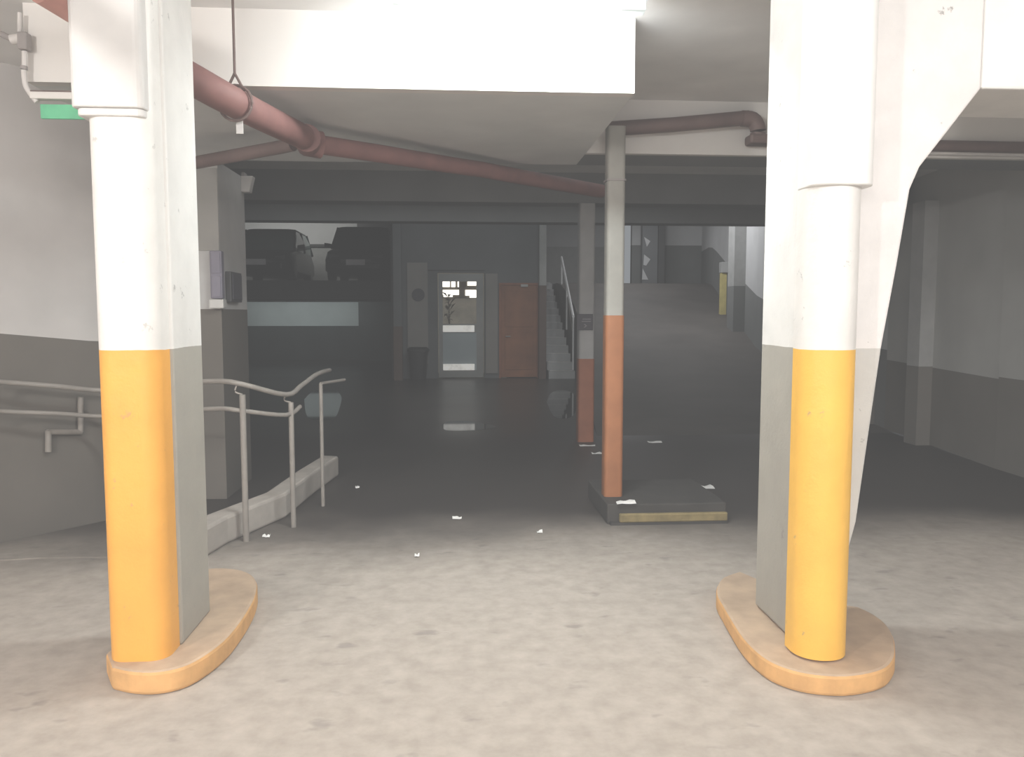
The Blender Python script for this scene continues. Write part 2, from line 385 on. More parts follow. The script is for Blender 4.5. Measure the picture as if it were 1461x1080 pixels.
# lobby behind the pane
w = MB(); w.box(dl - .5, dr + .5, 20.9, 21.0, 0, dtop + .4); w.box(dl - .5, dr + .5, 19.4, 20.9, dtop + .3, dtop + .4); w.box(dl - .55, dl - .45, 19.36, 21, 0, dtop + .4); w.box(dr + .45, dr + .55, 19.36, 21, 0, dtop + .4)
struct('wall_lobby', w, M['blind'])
def far_reflection(x0, x1, y0, y1, yy=20.88):
    a = P(x0, 450, yy).x; b_ = P(x1, 450, yy).x
    return a, b_, zy(y1, yy), zy(y0, yy)
wi = thing('door_reflection', '', '', (0, 20.88, 0)); del wi['label']; del wi['category']; wi['kind'] = 'structure'  # bright bits mirrored in the door glass, added as glowing panes behind it
for q in ((631, 642, 402, 410), (644, 650, 402, 410), (653, 655, 402, 410), (632, 655, 414, 421), (633, 646, 421, 424), (667, 682, 402, 408), (664, 682, 414, 422), (670, 682, 422, 425)):
    a, b_, z0, z1 = far_reflection(*q); p = MB(); p.box(a, b_, 20.83, 20.86, z0, z1); obj('pane', p, M['daylight'], wi)
p = MB(); a, b_, z0, z1 = far_reflection(629, 684, 399, 426); p.box(a, b_, 20.865, 20.89, z0, z1); obj('reflection_backing', p, M['lobby_dark'], wi)
# dark plant seen through the glazed door
pl = thing('indoor_plant', 'dark plant standing in the lobby, seen through the glazed lift door', 'plant', (P(640, 450, 20.4).x, 20.4, 0))
p = MB(); px0 = P(640, 450, 20.4).x
for k in range(26):
    a = random.uniform(0, 2 * PI); ln = random.uniform(.15, .32); z = random.uniform(.9, 2.0)
    q = Vector((px0 + random.uniform(-.03, .03), 20.4, z)); e = q + Vector((math.cos(a) * ln * .6, math.sin(a) * ln * .6, random.uniform(-.05, .25)))
    sd = Vector((-math.sin(a), math.cos(a), 0)) * .045; mid = (q + e) / 2 + Vector((0, 0, .05))
    p.quad(q, mid - sd, e, mid + sd)
obj('foliage', p, M['lobby_dark'], pl)
p = MB(); p.tube([(px0, 20.4, .3), (px0 + .02, 20.4, 1.2), (px0, 20.4, 1.95)], [.03, .025, .012], 8); obj('stem', p, M['lobby_dark'], pl, smooth=True)
p = MB(); p.tube([(px0, 20.4, 0), (px0, 20.4, .32)], [.13, .18], 14); obj('pot', p, M['boxd'], pl, smooth=True)
# door 2 : orange door
d = thing('door_2', '', '', (ol, BY, 0)); del d['label']; del d['category']; d['kind'] = 'structure'
p = MB(); p.box(ol + .05, orr - .05, BY + .0, BY + .06, .02, otop - .05)
p.box(ol + .14, orr - .14, BY - .012, BY, .2, otop * .48); p.box(ol + .14, orr - .14, BY - .012, BY, otop * .54, otop - .2)
obj('door_leaf', p, M['orange'], d, bevel=.006)
p = MB(); p.box(ol, ol + .05, BY - .03, BY + .1, 0, otop); p.box(orr - .05, orr, BY - .03, BY + .1, 0, otop); p.box(ol + .05, orr - .05, BY - .03, BY + .1, otop - .05, otop); obj('door_frame', p, M['col_orange_dim'], d)
p = MB(); p.box(P(743, 407, BY).x, P(753, 407, BY).x, BY - .05, BY - .032, zy(409.5), zy(406)); obj('name_plate', p, M['boxw'], d)
p = MB(); hx = ol + .16; p.tube([(hx, BY - .015, 1.0), (hx, BY - .06, 1.0), (hx + .11, BY - .06, 1.0)], .012, 8); obj('door_handle', p, M['tape'], d, smooth=True)
# round sign and bin
sx = P(597, 421, BY).x
t = thing('wall_sign', 'dark roundish sign on the pale strip left of the lift door', 'sign', (sx, BY - .05, zy(421)))
p = MB(); p.tube([(sx, BY - .045, zy(421)), (sx, BY - .065, zy(421))], .15, 20); obj('sign_plate', p, M['sign'], t)
p = MB(); p.box(sx - .07, sx - .02, BY - .07, BY - .064, zy(421) - .05, zy(421) + .06); p.box(sx + .0, sx + .07, BY - .07, BY - .064, zy(421) + .0, zy(421) + .05); obj('sign_marks', p, M['boxd'], t)
bx = P(597, 540, 18.85); bx = bx.x
t = thing('waste_bin', 'black tapered waste bin on the floor left of the lift door', 'bin', (bx, 18.85, 0))
def ringr(cx, cy, z, a, b_, n=20): return [(cx + a * math.copysign(abs(math.cos(2 * PI * k / n)) ** .55, math.cos(2 * PI * k / n)), cy + b_ * math.copysign(abs(math.sin(2 * PI * k / n)) ** .55, math.sin(2 * PI * k / n)), z) for k in range(n)]
p = MB(); p.loft([ringr(bx, 18.85, 0, .17, .15), ringr(bx, 18.85, .04, .18, .16), ringr(bx, 18.85, .66, .235, .2)]); obj('bin_body', p, M['bin'], t, smooth=True)
p = MB(); p.loft([ringr(bx, 18.85, .66, .26, .225), ringr(bx, 18.85, .72, .26, .225), ringr(bx, 18.85, .76, .2, .17)]); obj('lid', p, M['bin'], t, smooth=True)

# ------------------------------------------------------------------ beams
BS = 2.79
bl, br = P(38, 130, 4.6).x, P(905, 145, 4.6).x
t = thing('ceiling_beam', 'broad white downstand beam across the ceiling with a lamp glowing before it', 'beam', ((bl + br) / 2, 5.7, BS))
p = MB(); p.box(bl, br, 4.6, 4.68, BS, CEIL); obj('front_face', p, M['beam_white'], t)
p = MB(); p.box(bl, br + .0, 4.68, 6.8, BS, CEIL); obj('soffit', p, M['soffit'], t)
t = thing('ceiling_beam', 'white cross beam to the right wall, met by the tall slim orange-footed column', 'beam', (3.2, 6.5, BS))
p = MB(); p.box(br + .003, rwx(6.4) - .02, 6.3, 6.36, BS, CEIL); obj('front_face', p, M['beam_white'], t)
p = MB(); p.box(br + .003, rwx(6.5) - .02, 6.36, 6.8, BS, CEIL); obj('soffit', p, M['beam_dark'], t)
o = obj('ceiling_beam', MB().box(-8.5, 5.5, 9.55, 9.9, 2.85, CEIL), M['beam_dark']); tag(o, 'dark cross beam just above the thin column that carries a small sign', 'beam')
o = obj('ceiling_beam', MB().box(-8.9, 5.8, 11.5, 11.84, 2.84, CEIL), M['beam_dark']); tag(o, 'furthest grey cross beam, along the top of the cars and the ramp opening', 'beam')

# ------------------------------------------------------------------ big pillars
def kerb_pts(L, h=0.0): return [tuple(G(x, y, h).xy) for x, y in L]
# left
KH = .10
xa, xb = G(156, 940, KH).x, G(257, 925, KH).x
yn = G(200, 944, KH).y
yb = G(305, 872, KH).y
t = thing('concrete_pillar', 'near left pillar, white over grey, with an orange rounded front and raised white collar', 'pillar', ((xa + xb) / 2, (yn + yb) / 2, KH))
p = MB(); p.prism(rrect(xa, xb - .012, yn, yn + .16, .075, 8, (1, 1, 0, 0)), KH, CEIL - .02); obj('guard_nose', p, M['nose_left'], t, smooth=True)
p = MB(); p.prism([(xa + .02, yn + .162), (xb, yn + .162), (xb, yb), (xa + .02, yb)], KH, CEIL - .02); obj('shaft', p, M['shaft_near'], t, bevel=.012)
p = MB(); p.prism(rrect(xa - .035, xb - .02, yn - .03, yn + .155, .03, 4, (1, 1, 0, 0)), 2.355, CEIL - .02)
p.prism(rrect(xa - .02, xb - .025, yn - .015, yn + .155, .03, 4, (1, 1, 0, 0)), 2.325, 2.355); obj('collar', p, M['sheath'], t, bevel=.006)
outl = kerb_pts([(160, 985), (185, 991), (215, 993), (245, 989), (272, 980), (298, 964), (322, 944), (340, 922), (354, 900), (364, 880), (368, 862), (365, 850), (357, 842), (340, 836), (310, 834), (270, 838)])
outl = [(v.x, v.y) for v in smooth_path([Vector((*q_, 0)) for q_ in outl], 3)]
outl += [(xa - .03, outl[-1][1] - .05), (xa - .04, yn + .1)]
o = obj('kerb', MB().prism(outl, 0, KH, mi=0, top=1), [M['kerb'], M['kerb_top']], bevel=.015, origin=((xa + xb) / 2, yn, 0))
tag(o, 'curved orange painted kerb around the foot of the near left pillar', 'kerb')
# right
xa2, xb2 = G(1139, 940, KH).x, G(1218, 940, KH).x
yn2 = G(1180, 943, KH).y; yb2 = G(1077, 862, KH).y
xf = G(1077, 862, KH).x
t = thing('concrete_pillar', 'near right pillar with an orange round front, flaring into a slanted bracket above', 'pillar', ((xa2 + xb2) / 2, (yn2 + yb2) / 2, KH))
p = MB(); p.prism(rrect(xa2, xb2, yn2, yn2 + .17, .112, 12, (1, 1, 0, 0)), KH, CEIL - .02); obj('guard_nose', p, M['nose_right'], t, smooth=True)
ys_ = yn2 + .172
hp = [(xf, KH)] + [(P(x, y, ys_).x, P(x, y, ys_).z) for x, y in ((1207, 800), (1222, 745), (1240, 620), (1258, 497), (1280, 380), (1299, 270), (1313, 238), (1352, 188), (1400, 126))]
hp[1] = (hp[1][0], hp[1][1]); hp.insert(1, (hp[1][0] - .01, KH))
top = [(hp[-1][0], CEIL - .02), (xf, CEIL - .02)]
p = MB(); p.extrude([(x, ys_, z) for x, z in hp + top], (0, yb2 - ys_, 0)); 
for fc in p.bm.faces:
    if abs(fc.calc_center_median().x - xf) < .02: fc.material_index = 1
obj('shaft', p, [M['haunch'], M['shaft_near']], t, bevel=.01)
p = MB(); p.prism(rrect(xa2 - .004, xb2 + .02, yn2 - .02, yn2 + .165, .07, 8, (1, 1, 0, 0)), 2.06, CEIL - .02); obj('collar', p, M['sheath_bright'], t, bevel=.006, smooth=True)
z_b = hp[-1][1]
o = obj('ceiling_beam', MB().box(hp[-1][0] + .003, 5.15, ys_, yb2, z_b, CEIL - .005), M['sheath_bright'], bevel=.01); tag(o, 'bright white beam running right from the top of the near right pillar', 'beam')
outr = kerb_pts([(1050, 838), (1032, 845), (1023, 857), (1022, 872), (1030, 888), (1042, 910), (1058, 936), (1078, 958), (1100, 974), (1130, 986), (1165, 993), (1205, 995), (1240, 990), (1264, 981), (1275, 966)])
outr += kerb_pts([(1276, 950), (1273, 932), (1262, 914), (1244, 900), (1225, 890)])
outr = [(v.x, v.y) for v in smooth_path([Vector((*q_, 0)) for q_ in outr], 3)] + [(xf + .3, yb2 + .1), (xf + .12, outr[0][1] + .02)]
o = obj('kerb', MB().prism(outr, 0, KH - .01, mi=0, top=1), [M['kerb'], M['kerb_top']], bevel=.015, origin=((xa2 + xb2) / 2, yn2, 0))
tag(o, 'curved orange painted kerb around the foot of the near right pillar', 'kerb')

# ------------------------------------------------------------------ slim columns
def slim(name, label, x0, x1, y0, y1, z0, z1, dado, mw, mo, r=.03):
    t = thing(name, label, 'column', ((x0 + x1) / 2, (y0 + y1) / 2, z0))
    obj('painted_foot', MB().prism(rrect(x0, x1, y0, y1, r, 4), z0, dado), mo, t, smooth=True)
    obj('shaft', MB().prism(rrect(x0 + .004, x1 - .004, y0 + .004, y1 - .004, r, 4), dado, z1), mw, t, smooth=True)
    return t
IH = .15
yc = G(876, 709, IH).y; cx0, cx1 = G(862, 709, IH).x, G(889, 709, IH).x
c875 = slim('slim_column', 'tall slim column with an orange lower half standing on the yellow-edged island', cx0, cx1, yc, yc + .15, IH, 2.93, P(878, 450, yc).z, M['col_white'], M['col_orange'])
obj('band', MB().prism(rrect(cx0 - .004, cx1 + .004, yc - .004, yc + .152, .03, 4), 2.53, 2.545), M['conduit_grey'], c875)
cy2 = 9.62; dx0, dx1 = P(823, 600, cy2).x, P(846, 600, cy2).x
c835 = slim('slim_column', 'slimmer grey column with a dull orange foot and a small dark sign', dx0, dx1, cy2 - .1, cy2 + .1, 0, 2.845, P(835, 512, cy2 - .1).z, M['col_white_dim'], M['col_orange_dim'])
a = P(823, 448, cy2 - .12); b_ = P(846, 471, cy2 - .12)
t = thing('direction_sign', 'small dark sign with pale marks fixed to the slimmer grey column', 'sign', ((a.x + b_.x) / 2, cy2 - .12, b_.z))
obj('sign_plate', MB().box(a.x, b_.x, cy2 - .125, cy2 - .105, b_.z, a.z), M['sign'], t, bevel=.004)
p = MB(); sw = b_.x - a.x; sh = a.z - b_.z; yy0, yy1 = cy2 - .13, cy2 - .1255
p.box(a.x + sw * .35, a.x + sw * .85, yy0, yy1, b_.z + sh * .66, b_.z + sh * .71); p.box(a.x + sw * .3, a.x + sw * .85, yy0, yy1, b_.z + sh * .52, b_.z + sh * .57)
obj('lettering', p, M['ink'], t)
p = MB(); p.extrude([(a.x + sw * .42, yy0, b_.z + sh * .38), (a.x + sw * .5, yy0, b_.z + sh * .38), (a.x + sw * .62, yy0, b_.z + sh * .27), (a.x + sw * .5, yy0, b_.z + sh * .16), (a.x + sw * .42, yy0, b_.z + sh * .16), (a.x + sw * .54, yy0, b_.z + sh * .27)], (0, .0045, 0))
obj('arrow', p, M['ink'], t)
cy3 = BY - .55; ex0, ex1 = P(561, 500, cy3).x, P(574, 500, cy3).x
slim('slim_column', 'narrow grey column with a brownish foot left of the waste bin', ex0, ex1, cy3, cy3 + .22, 0, 4.68, 1.25, M['block'], mat('brown_foot', (.15, .10, .08), .7), .02)
ex0, ex1 = P(769, 380, BY - .3).x, P(780, 380, BY - .3).x
slim('slim_column', 'narrow grey column right of the orange door at the stair foot', ex0, ex1, BY - .3, BY - .08, 0, 4.68, zy(408), M['pilaster'], mat('dark_foot', (.13, .085, .07), .7), .02)

# grey pillar where the left wall ends, with its boxes
gy0, gy1 = 6.78, 7.6
gx1 = P(316, 440, gy0).x; gx0 = gx1 - .3
t = thing('concrete_pillar', 'grey pillar at the end of the left wall, behind the near left pillar', 'pillar', ((gx0 + gx1) / 2, 7.1, 0))
dz = P(316, 441, gy0).z
obj('painted_foot', MB().box(gx0, gx1, gy0, gy1, 0, dz), M['wall_lo'], t)
obj('shaft', MB().box(gx0, gx1, gy0, gy1, dz, BS - .01), M['pilar_far'], t)
obj('lit_front', MB().box(gx0 + .01, gx1 - .002, gy0 - .012, gy0 - .001, P(310, 358, gy0).z, P(310, 240, gy0).z), M['pilar_far_w'], t)
a = P(300, 358, gy0 - .06); b_ = P(319, 426, gy0 - .06)
t = thing('meter_box', 'purple-grey upright box on the front of the grey pillar', 'box', ((a.x + b_.x) / 2, gy0 - .08, b_.z))
obj('housing', MB().box(a.x, b_.x, gy0 - .09, gy0 - .014, b_.z, a.z), M['boxp'], t, bevel=.008)
obj('cover', MB().box(a.x + .015, b_.x - .01, gy0 - .1, gy0 - .091, b_.z + .015, (a.z + b_.z) / 2 - .01), M['boxp'], t, bevel=.003)
obj('cover', MB().box(a.x + .015, b_.x - .01, gy0 - .1, gy0 - .091, (a.z + b_.z) / 2 + .01, a.z - .015), M['boxp'], t, bevel=.003)
a = P(300, 427, gy0 - .06); b_ = P(321, 440, gy0 - .06)
o = obj('junction_box', MB().box(a.x, b_.x, gy0 - .1, gy0 - .0015, b_.z, a.z), M['boxw'], bevel=.008, origin=(a.x, gy0, b_.z)); tag(o, 'small white box under the purple-grey box on the grey pillar', 'box')
t = thing('switch_box', 'narrow dark box on the right face of the grey pillar', 'box', (gx1 + .03, 7.0, 1.6))
za, zb = P(328, 388, 7.0).z, P(328, 431, 7.0).z
obj('housing', MB().box(gx1 + .002, gx1 + .05, 6.9, 7.24, zb, za), M['boxd'], t, bevel=.006)
obj('cover', MB().box(gx1 + .051, gx1 + .06, 6.93, 7.21, zb + .02, za - .02), M['sign'], t, bevel=.003)
a = P(350, 252, 7.55); b_ = P(363, 275, 7.55)
t = thing('emergency_lamp', 'small white tapered lamp at the upper back edge of the grey pillar', 'lamp', (a.x, 7.55, b_.z))
p = MB(); p.extrude([(gx1 - .001, 7.5, a.z), (b_.x, 7.5, a.z), (b_.x - .035, 7.5, b_.z), (gx1 - .001, 7.5, b_.z)], (0, .1, 0)); obj('lamp_shade', p, M['conduit'], t, bevel=.005)
obj('bracket', MB().box(gx1 + .003, gx1 + .03, 7.5, 7.6, a.z + .001, a.z + .03), M['conduit_grey'], t)

# ------------------------------------------------------------------ pipes
RA = .078
A = [Vector(P(60, -20, 3.80)), Vector(P(120, 18, 3.97)), Vector(P(225, 84, 4.14)), Vector(P(330, 144, 4.32)), Vector(P(432, 204, 5.25))]
dirA = (A[1] - A[0]).normalized()
A[3].z = min(A[3].z, 2.69); A[4].z = 2.66
pa = smooth_path(A, 5)
for v in pa:
    if v.y > 4.4: v.z = min(v.z, 2.69)
t = thing('red_pipe', 'thick red pipe slanting under the ceiling behind the near left pillar', 'pipe', A[2])
ih = 12
obj('run', MB().tube(pa[:ih], RA, 20), M['pipe_lit'], t, smooth=True); obj('run', MB().tube(pa[ih - 1:], RA, 20), M['pipe'], t, smooth=True)  # near stretch takes the lit colour, the rest the shaded one
# unseen pipe added to cast the slanting shadow band on the left pillar
fd = smooth_path([A[0], A[0] + (A[0] - A[1]) * .3, Vector((-2.02, 3.2, 2.98)), Vector((-1.80, 2.9, 2.87)), Vector((-1.98, 1.2, 2.55))], 5)
obj('shadow_pipe', MB().tube(fd, .06, 14), M['pipe'], t, smooth=True)
jb = A[4]
pb = smooth_path([P(446, 205, 5.42), P(540, 219, 5.75), P(640, 235, 6.2), P(740, 250, 6.75), P(858, 270, 7.5)], 4)
for v in pb: v.z = min(v.z, 2.68)
t = thing('red_pipe', 'dull red pipe bending right from the thick pipe beneath the broad white beam', 'pipe', jb)
obj('run', MB().tube(pb, .062, 16), M['pipe'], t, smooth=True)
obj('elbow', MB().tube([A[4] + Vector((.02, .03, 0)), Vector(P(440, 204, 5.42)), Vector(P(458, 207, 5.46))], .088, 16), M['pipe'], t, smooth=True)
pc = [P(280, 232, 5.95), P(340, 221, 5.75), P(400, 210, 5.55), P(418, 206, 5.5)]
o = obj('branch', MB().tube(pc, .045, 12), M['pipe_dim'], t, smooth=True); o['label'] = 'thin brownish branch running left from the joint'
hx = Vector(P(336, 147, 4.35)); hz = hx.z
t = thing('pipe_hanger', 'thin rusty hanging rod and clamp holding the thick red pipe', 'hanger', (hx.x, hx.y, hz))
obj('rod', MB().tube([(hx.x, hx.y, hz + .14), (hx.x, hx.y, CEIL)], .007, 8), M['rod'], t)
p = MB(); ringp = []
pd = (A[4] - A[3]).normalized(); sd = Vector((-pd.y, pd.x, 0)).normalized(); cz = hz
for k in range(21):
    a_ = -PI / 2 + .0 + 2 * PI * k / 20
    ringp.append(Vector((hx.x, hx.y, cz)) + sd * (RA + .012) * math.cos(a_) + Vector((0, 0, 1)) * (RA + .012) * math.sin(a_))
p.tube(ringp, .008, 6)
p.tube([Vector((hx.x, hx.y, hz + .15)), Vector((hx.x, hx.y, hz + .06)) + sd * .05], .007, 6); p.tube([Vector((hx.x, hx.y, hz + .15)), Vector((hx.x, hx.y, hz + .06)) - sd * .05], .007, 6)
obj('clamp', p, M['rod'], t)
a = P(337, 172, 4.4); b_ = P(347, 191, 4.4)
t = thing('hanging_tag', 'small white tag hanging under the thick red pipe below its hanger', 'tag', ((a.x + b_.x) / 2, 4.4, b_.z))
obj('tag_card', MB().box(a.x, b_.x, 4.395, 4.405, b_.z, a.z), M['conduit'], t)
obj('hook', MB().tube([((a.x + b_.x) / 2, 4.4, a.z), ((a.x + b_.x) / 2, 4.4, 2.63)], .004, 6), M['rod'], t)

# pipe along the right cross beam
zq = P(980, 176, 6.2).z
t = thing('brown_pipe', 'brown pipe along the white cross beam, ending in a stepped fitting', 'pipe', (1.6, 6.2, zq))
obj('run', MB().tube([P(868, 184, 6.2), P(960, 178, 6.2), P(1068, 168, 6.2)], .055, 14), M['pipe_dim'], t, smooth=True)
a = P(1066, 170, 6.18); b_ = P(1100, 206, 6.18)
obj('elbow', MB().tube(smooth_path([P(1058, 169, 6.2), P(1074, 171, 6.2), P(1081, 183, 6.2), P(1081, 196, 6.2)], 4), .06, 14), M['pipe_dim'], t, smooth=True)
obj('fitting', MB().box(P(1066, 200, 6.2).x, P(1112, 200, 6.2).x, 6.13, 6.27, P(1066, 207, 6.2).z, P(1066, 193, 6.2).z), M['pipe_dim'], t, bevel=.02)
t = thing('brown_pipe', 'brown pipe under the ceiling at the far right, beyond the near right pillar', 'pipe', (4, 6.1, 2.8))
obj('run', MB().tube([P(1250, 206, 6.254), P(1330, 208, 6.254), P(1480, 211, 6.254)], .045, 14), M['pipe_dim'], t, smooth=True)
obj('cable', MB().tube([P(1250, 218, 6.279), P(1330, 218, 6.279), P(1480, 221, 6.279)], .02, 8), M['conduit'], t, smooth=True)

# ------------------------------------------------------------------ upper left fittings on the beam end
y_ = 4.55
t = thing('wall_conduit', 'white conduit with a box at the left end of the broad white beam', 'conduit', (P(30, 100, y_).x, y_, 2.8))
obj('tube', MB().tube([P(28, 18, y_), P(28, 52, y_)], .011, 10), M['conduit'], t, smooth=True)
obj('junction_box', MB().box(P(28, 60, y_).x, P(42, 60, y_).x, y_ - .03, y_ + .03, P(30, 72, y_).z, P(30, 47, y_).z), M['conduit_grey'], t, bevel=.008)
obj('coupling', MB().tube([P(16, 57, y_), P(31, 54, y_)], .026, 12), M['conduit'], t, smooth=True)
obj('side_pipe', MB().tube([P(-30, 38, y_), P(0, 48, y_), P(18, 56, y_)], .016, 10), M['conduit_grey'], t, smooth=True)
obj('tube', MB().tube([P(35, 73, y_), P(35, 94, y_)], .014, 10), M['conduit'], t, smooth=True)
obj('bracket', MB().tube([P(34.5, 94, y_), P(34, 99, y_)], .018, 10), M['conduit_grey'], t, smooth=True)
obj('tube', MB().tube(smooth_path([P(34, 100, y_), P(36, 120, y_), P(43, 133, y_), P(53, 146, y_)], 4), .014, 10), M['conduit'], t, smooth=True)
a = P(47, 133, 4.57); b_ = P(160, 145, 4.57)
t = thing('exit_sign', 'glowing green sign box under the broad beam left of the near left pillar', 'sign', ((a.x + b_.x) / 2, 4.57, b_.z))
obj('housing', MB().box(a.x, b_.x, 4.53, 4.585, b_.z, a.z), M['beam_white'], t, bevel=.005)
obj('seam', MB().box(a.x, b_.x, 4.54, 4.585, a.z + .001, a.z + .009), M['rod'], t)
obj('sign_face', MB().box(P(60, 150, 4.57).x, b_.x, 4.55, 4.57, P(60, 170, 4.57).z, P(60, 150, 4.57).z), M['green'], t)

# ------------------------------------------------------------------ ceiling lamp
ly = 4.2
a = P(560, 20, ly); b_ = P(925, 22, ly)
t = thing('ceiling_lamp', 'glaring white tube lamp on the ceiling before the broad white beam', 'lamp', ((a.x + b_.x) / 2, ly, CEIL))
obj('housing', MB().box(a.x, b_.x, ly - .06, ly + .06, CEIL - .05, CEIL - .002), M['lamp_body'], t, bevel=.008)
obj('tube', MB().tube([(a.x + .05, ly, CEIL - .085), (b_.x - .16, ly, CEIL - .085)], .022, 14), M['tube'], t, smooth=True)
obj('end_cap', MB().box(b_.x - .15, b_.x - .02, ly - .04, ly + .04, CEIL - .115, CEIL - .051), M['lamp_body'], t, bevel=.006)
obj('end_cap', MB().box(a.x + .0, a.x + .05, ly - .04, ly + .04, CEIL - .115, CEIL - .051), M['lamp_body'], t, bevel=.006)

# ------------------------------------------------------------------ left handrail, kerb, walkway
t = thing('handrail', 'double pipe handrail along the left wall, ending at three posts on the driveway edge', 'handrail', (-1.4, 5.5, 0))
posts = [((351.5, 772), 563, .021), ((419, 752), 574, .019), ((461, 722), 547, .015)]
pos = []
for (bx_, by_), ty, rr in posts:
    g = G(bx_, by_, 0); tp = Vector((g.x, g.y, P(bx_, ty, g.y).z)); pos.append((g, tp))
    obj('post', MB().tube([g, tp], rr, 12), M['rail'], t, smooth=True)
wl = lambda px, py, off: None
up = [P(-60, 541, 5.05), P(0, 545, 5.4), P(80, 551, 5.62), P(150, 557, 5.85), P(230, 548, 5.75), P(310, 544, 5.55), P(345, 548, 5.5), P(408, 563, 5.78), P(430, 550, 6.05), P(452, 534, 6.4), P(470, 528, 6.8)]
lo = [P(-60, 583, 5.05), P(0, 587, 5.4), P(80, 590, 5.62), P(150, 594, 5.85), P(230, 589, 5.75), P(310, 583, 5.55), P(345, 586, 5.5), P(408, 592, 5.78), P(428, 580, 6.0)]
obj('top_rail', MB().tube(smooth_path(up, 4), .018, 10), M['rail'], t, smooth=True)
obj('lower_rail', MB().tube(smooth_path(lo, 4), .016, 10), M['rail'], t, smooth=True)
for k, (px_, py_) in enumerate(((338, 549), (408, 563))):
    tp = pos[k][1]; s0 = Vector(P(px_, py_, tp.y))
    obj('bracket', MB().tube(smooth_path([tp, tp + (s0 - tp) * .5 + Vector((-.03, 0, -.012)), s0], 5), .006, 8), M['rail'], t, smooth=True)
obj('rail_end', MB().tube([pos[2][1], pos[2][1] + Vector((.14, .35, .0))], .012, 8), M['rail'], t, smooth=True)
for i, (xw, yw) in enumerate(((-3.55, 4.9), (-2.85, 5.78))):
    pass
K = [G(300, 800), G(333, 779), G(416, 741), G(457, 705), G(490, 680)]
K = [Vector((k.x - .05, k.y + .06, 0)) for k in K]
kp = [(k.x, k.y) for k in K] + [(k.x - .16, k.y + .05) for k in reversed(K)]
o = obj('kerb', MB().prism(kp, 0, .19), M['kerb_white'], bevel=.02, origin=(K[1].x, K[1].y, 0)); tag(o, 'pale low kerb wall behind the three handrail posts', 'kerb')
wk = [(-3.46, 5.07), tuple(G(60, 797).xy), tuple(G(200, 795).xy), tuple(G(290, 792).xy), (-1.62, 5.75), (-2.2, 6.6), (-2.68, 6.0), (-3.13, 5.45)]
o = struct('floor_walkway', MB().prism(wk, 0, .008), M['floor'])
def onwall(px, py, off=.03):
    # point on the oblique wall plane through Lw[1], Lw[2]
    p1 = Vector((*Lw[1], 0)); dv = Vector((Lw[2][0] - Lw[1][0], Lw[2][1] - Lw[1][1], 0)).normalized(); n = Vector((dv.y, -dv.x, 0))
    d = ray(px, py); tt = (p1 - EYE).dot(n) / d.dot(n); q = EYE + d * tt; return q + n * off
t = thing('wall_pipe', 'pale stepped pipe fixed low on the left wall crossing the lower rail', 'pipe', onwall(90, 616))
obj('upper_leg', MB().tube([onwall(112, 566), onwall(112, 616)], .02, 10), M['rail'], t, smooth=True)
obj('cross_leg', MB().tube([onwall(113, 616), onwall(64, 616)], .02, 10), M['rail'], t, smooth=True)
obj('lower_leg', MB().tube([onwall(66, 614), onwall(66, 644)], .022, 10), M['rail'], t, smooth=True)

# ------------------------------------------------------------------ island
ia = G(884, 750); ib = G(1042, 750)
o = thing('kerb_island', 'low island with a yellow painted front edge under the tall slim column', 'kerb', ((ia.x + ib.x) / 2, ia.y, 0))
x0_, x1_ = G(866, 748).x, ib.x
obj('island_top', MB().box(x0_, x1_, ia.y + .04, ia.y + .9, 0, IH), M['island'], o, bevel=.01)
obj('painted_edge', MB().box(ia.x, x1_, ia.y, ia.y + .038, .02, .085), M['yellow_line'], o, bevel=.01)
obj('edge_base', MB().box(x0_ + .02, x1_, ia.y + .005, ia.y + .039, .0, .02), M['island'], o)

# ------------------------------------------------------------------ puddles
M['water'] = mat('puddle_water', (.03, .028, .026), .035, 0, var=.1)
def puddle(outline, lab):
    pts = [G(x, y, 0) for x, y in outline]; c0 = sum(pts, Vector()) / len(pts)
    sm = smooth_path(pts + [pts[0]], 5)[:-1]
    o = obj('puddle', MB().prism([(v.x, v.y) for v in sm], -.004, .003), M['water'], origin=(c0.x, c0.y, 0)); tag(o, lab, 'puddle', 'puddles on the driveway')
puddle([(434, 570), (446, 559), (462, 556), (478, 557), (487, 566), (484, 584), (476, 597), (455, 599), (438, 594)], 'pale reflecting puddle on the floor behind the farthest handrail post')
puddle([(630, 608), (638, 602), (662, 601), (688, 604), (708, 609), (690, 613), (660, 615), (636, 614)], 'narrow shining puddle before the glazed lift door')
puddle([(780, 574), (786, 561), (800, 557), (816, 560), (823, 572), (820, 590), (808, 597), (790, 594)], 'dim reflecting puddle at the foot of the stairs')
# ------------------------------------------------------------------ paper scraps
def scrap(px, py, w_, d_, lab, h=0.0):
    g = G(px, py, h); mb = MB(); n = 5; V = []
    for j in range(3):
        for i in range(n):
            V.append(mb.bm.verts.new((g.x + (i / (n - 1) - .5) * w_ + random.uniform(-.1, .1) * w_ / n, g.y + (j / 2 - .5) * d_ + random.uniform(-.2, .2) * d_ / 3, h + .006 + random.uniform(0, .02) * (1 if j else .3))))
    for j in range(2):
        for i in range(n - 1): mb._f([V[j * n + i], V[j * n + i + 1], V[(j + 1) * n + i + 1], V[(j + 1) * n + i]])
    o = obj('paper_scrap', mb, M['paper'], origin=(g.x, g.y, h)); tag(o, lab, 'litter', 'litter on the driveway')
scrap(893, 719, .14, .06, 'white paper scrap beside the foot of the tall slim orange column', IH)
scrap(998, 697, .24, .12, 'largest white paper scrap, on the dark floor right of the tall slim column')
scrap(934, 632, .16, .12, 'furthest white scrap right of the tall slim column')
scrap(838, 637, .19, .07, 'white scrap at the foot of the slimmer signed column')
scrap(852, 648, .13, .07, 'white scrap between the feet of the two slim columns')
scrap(652, 741, .07, .03, 'small pale scrap in the middle of the driveway')
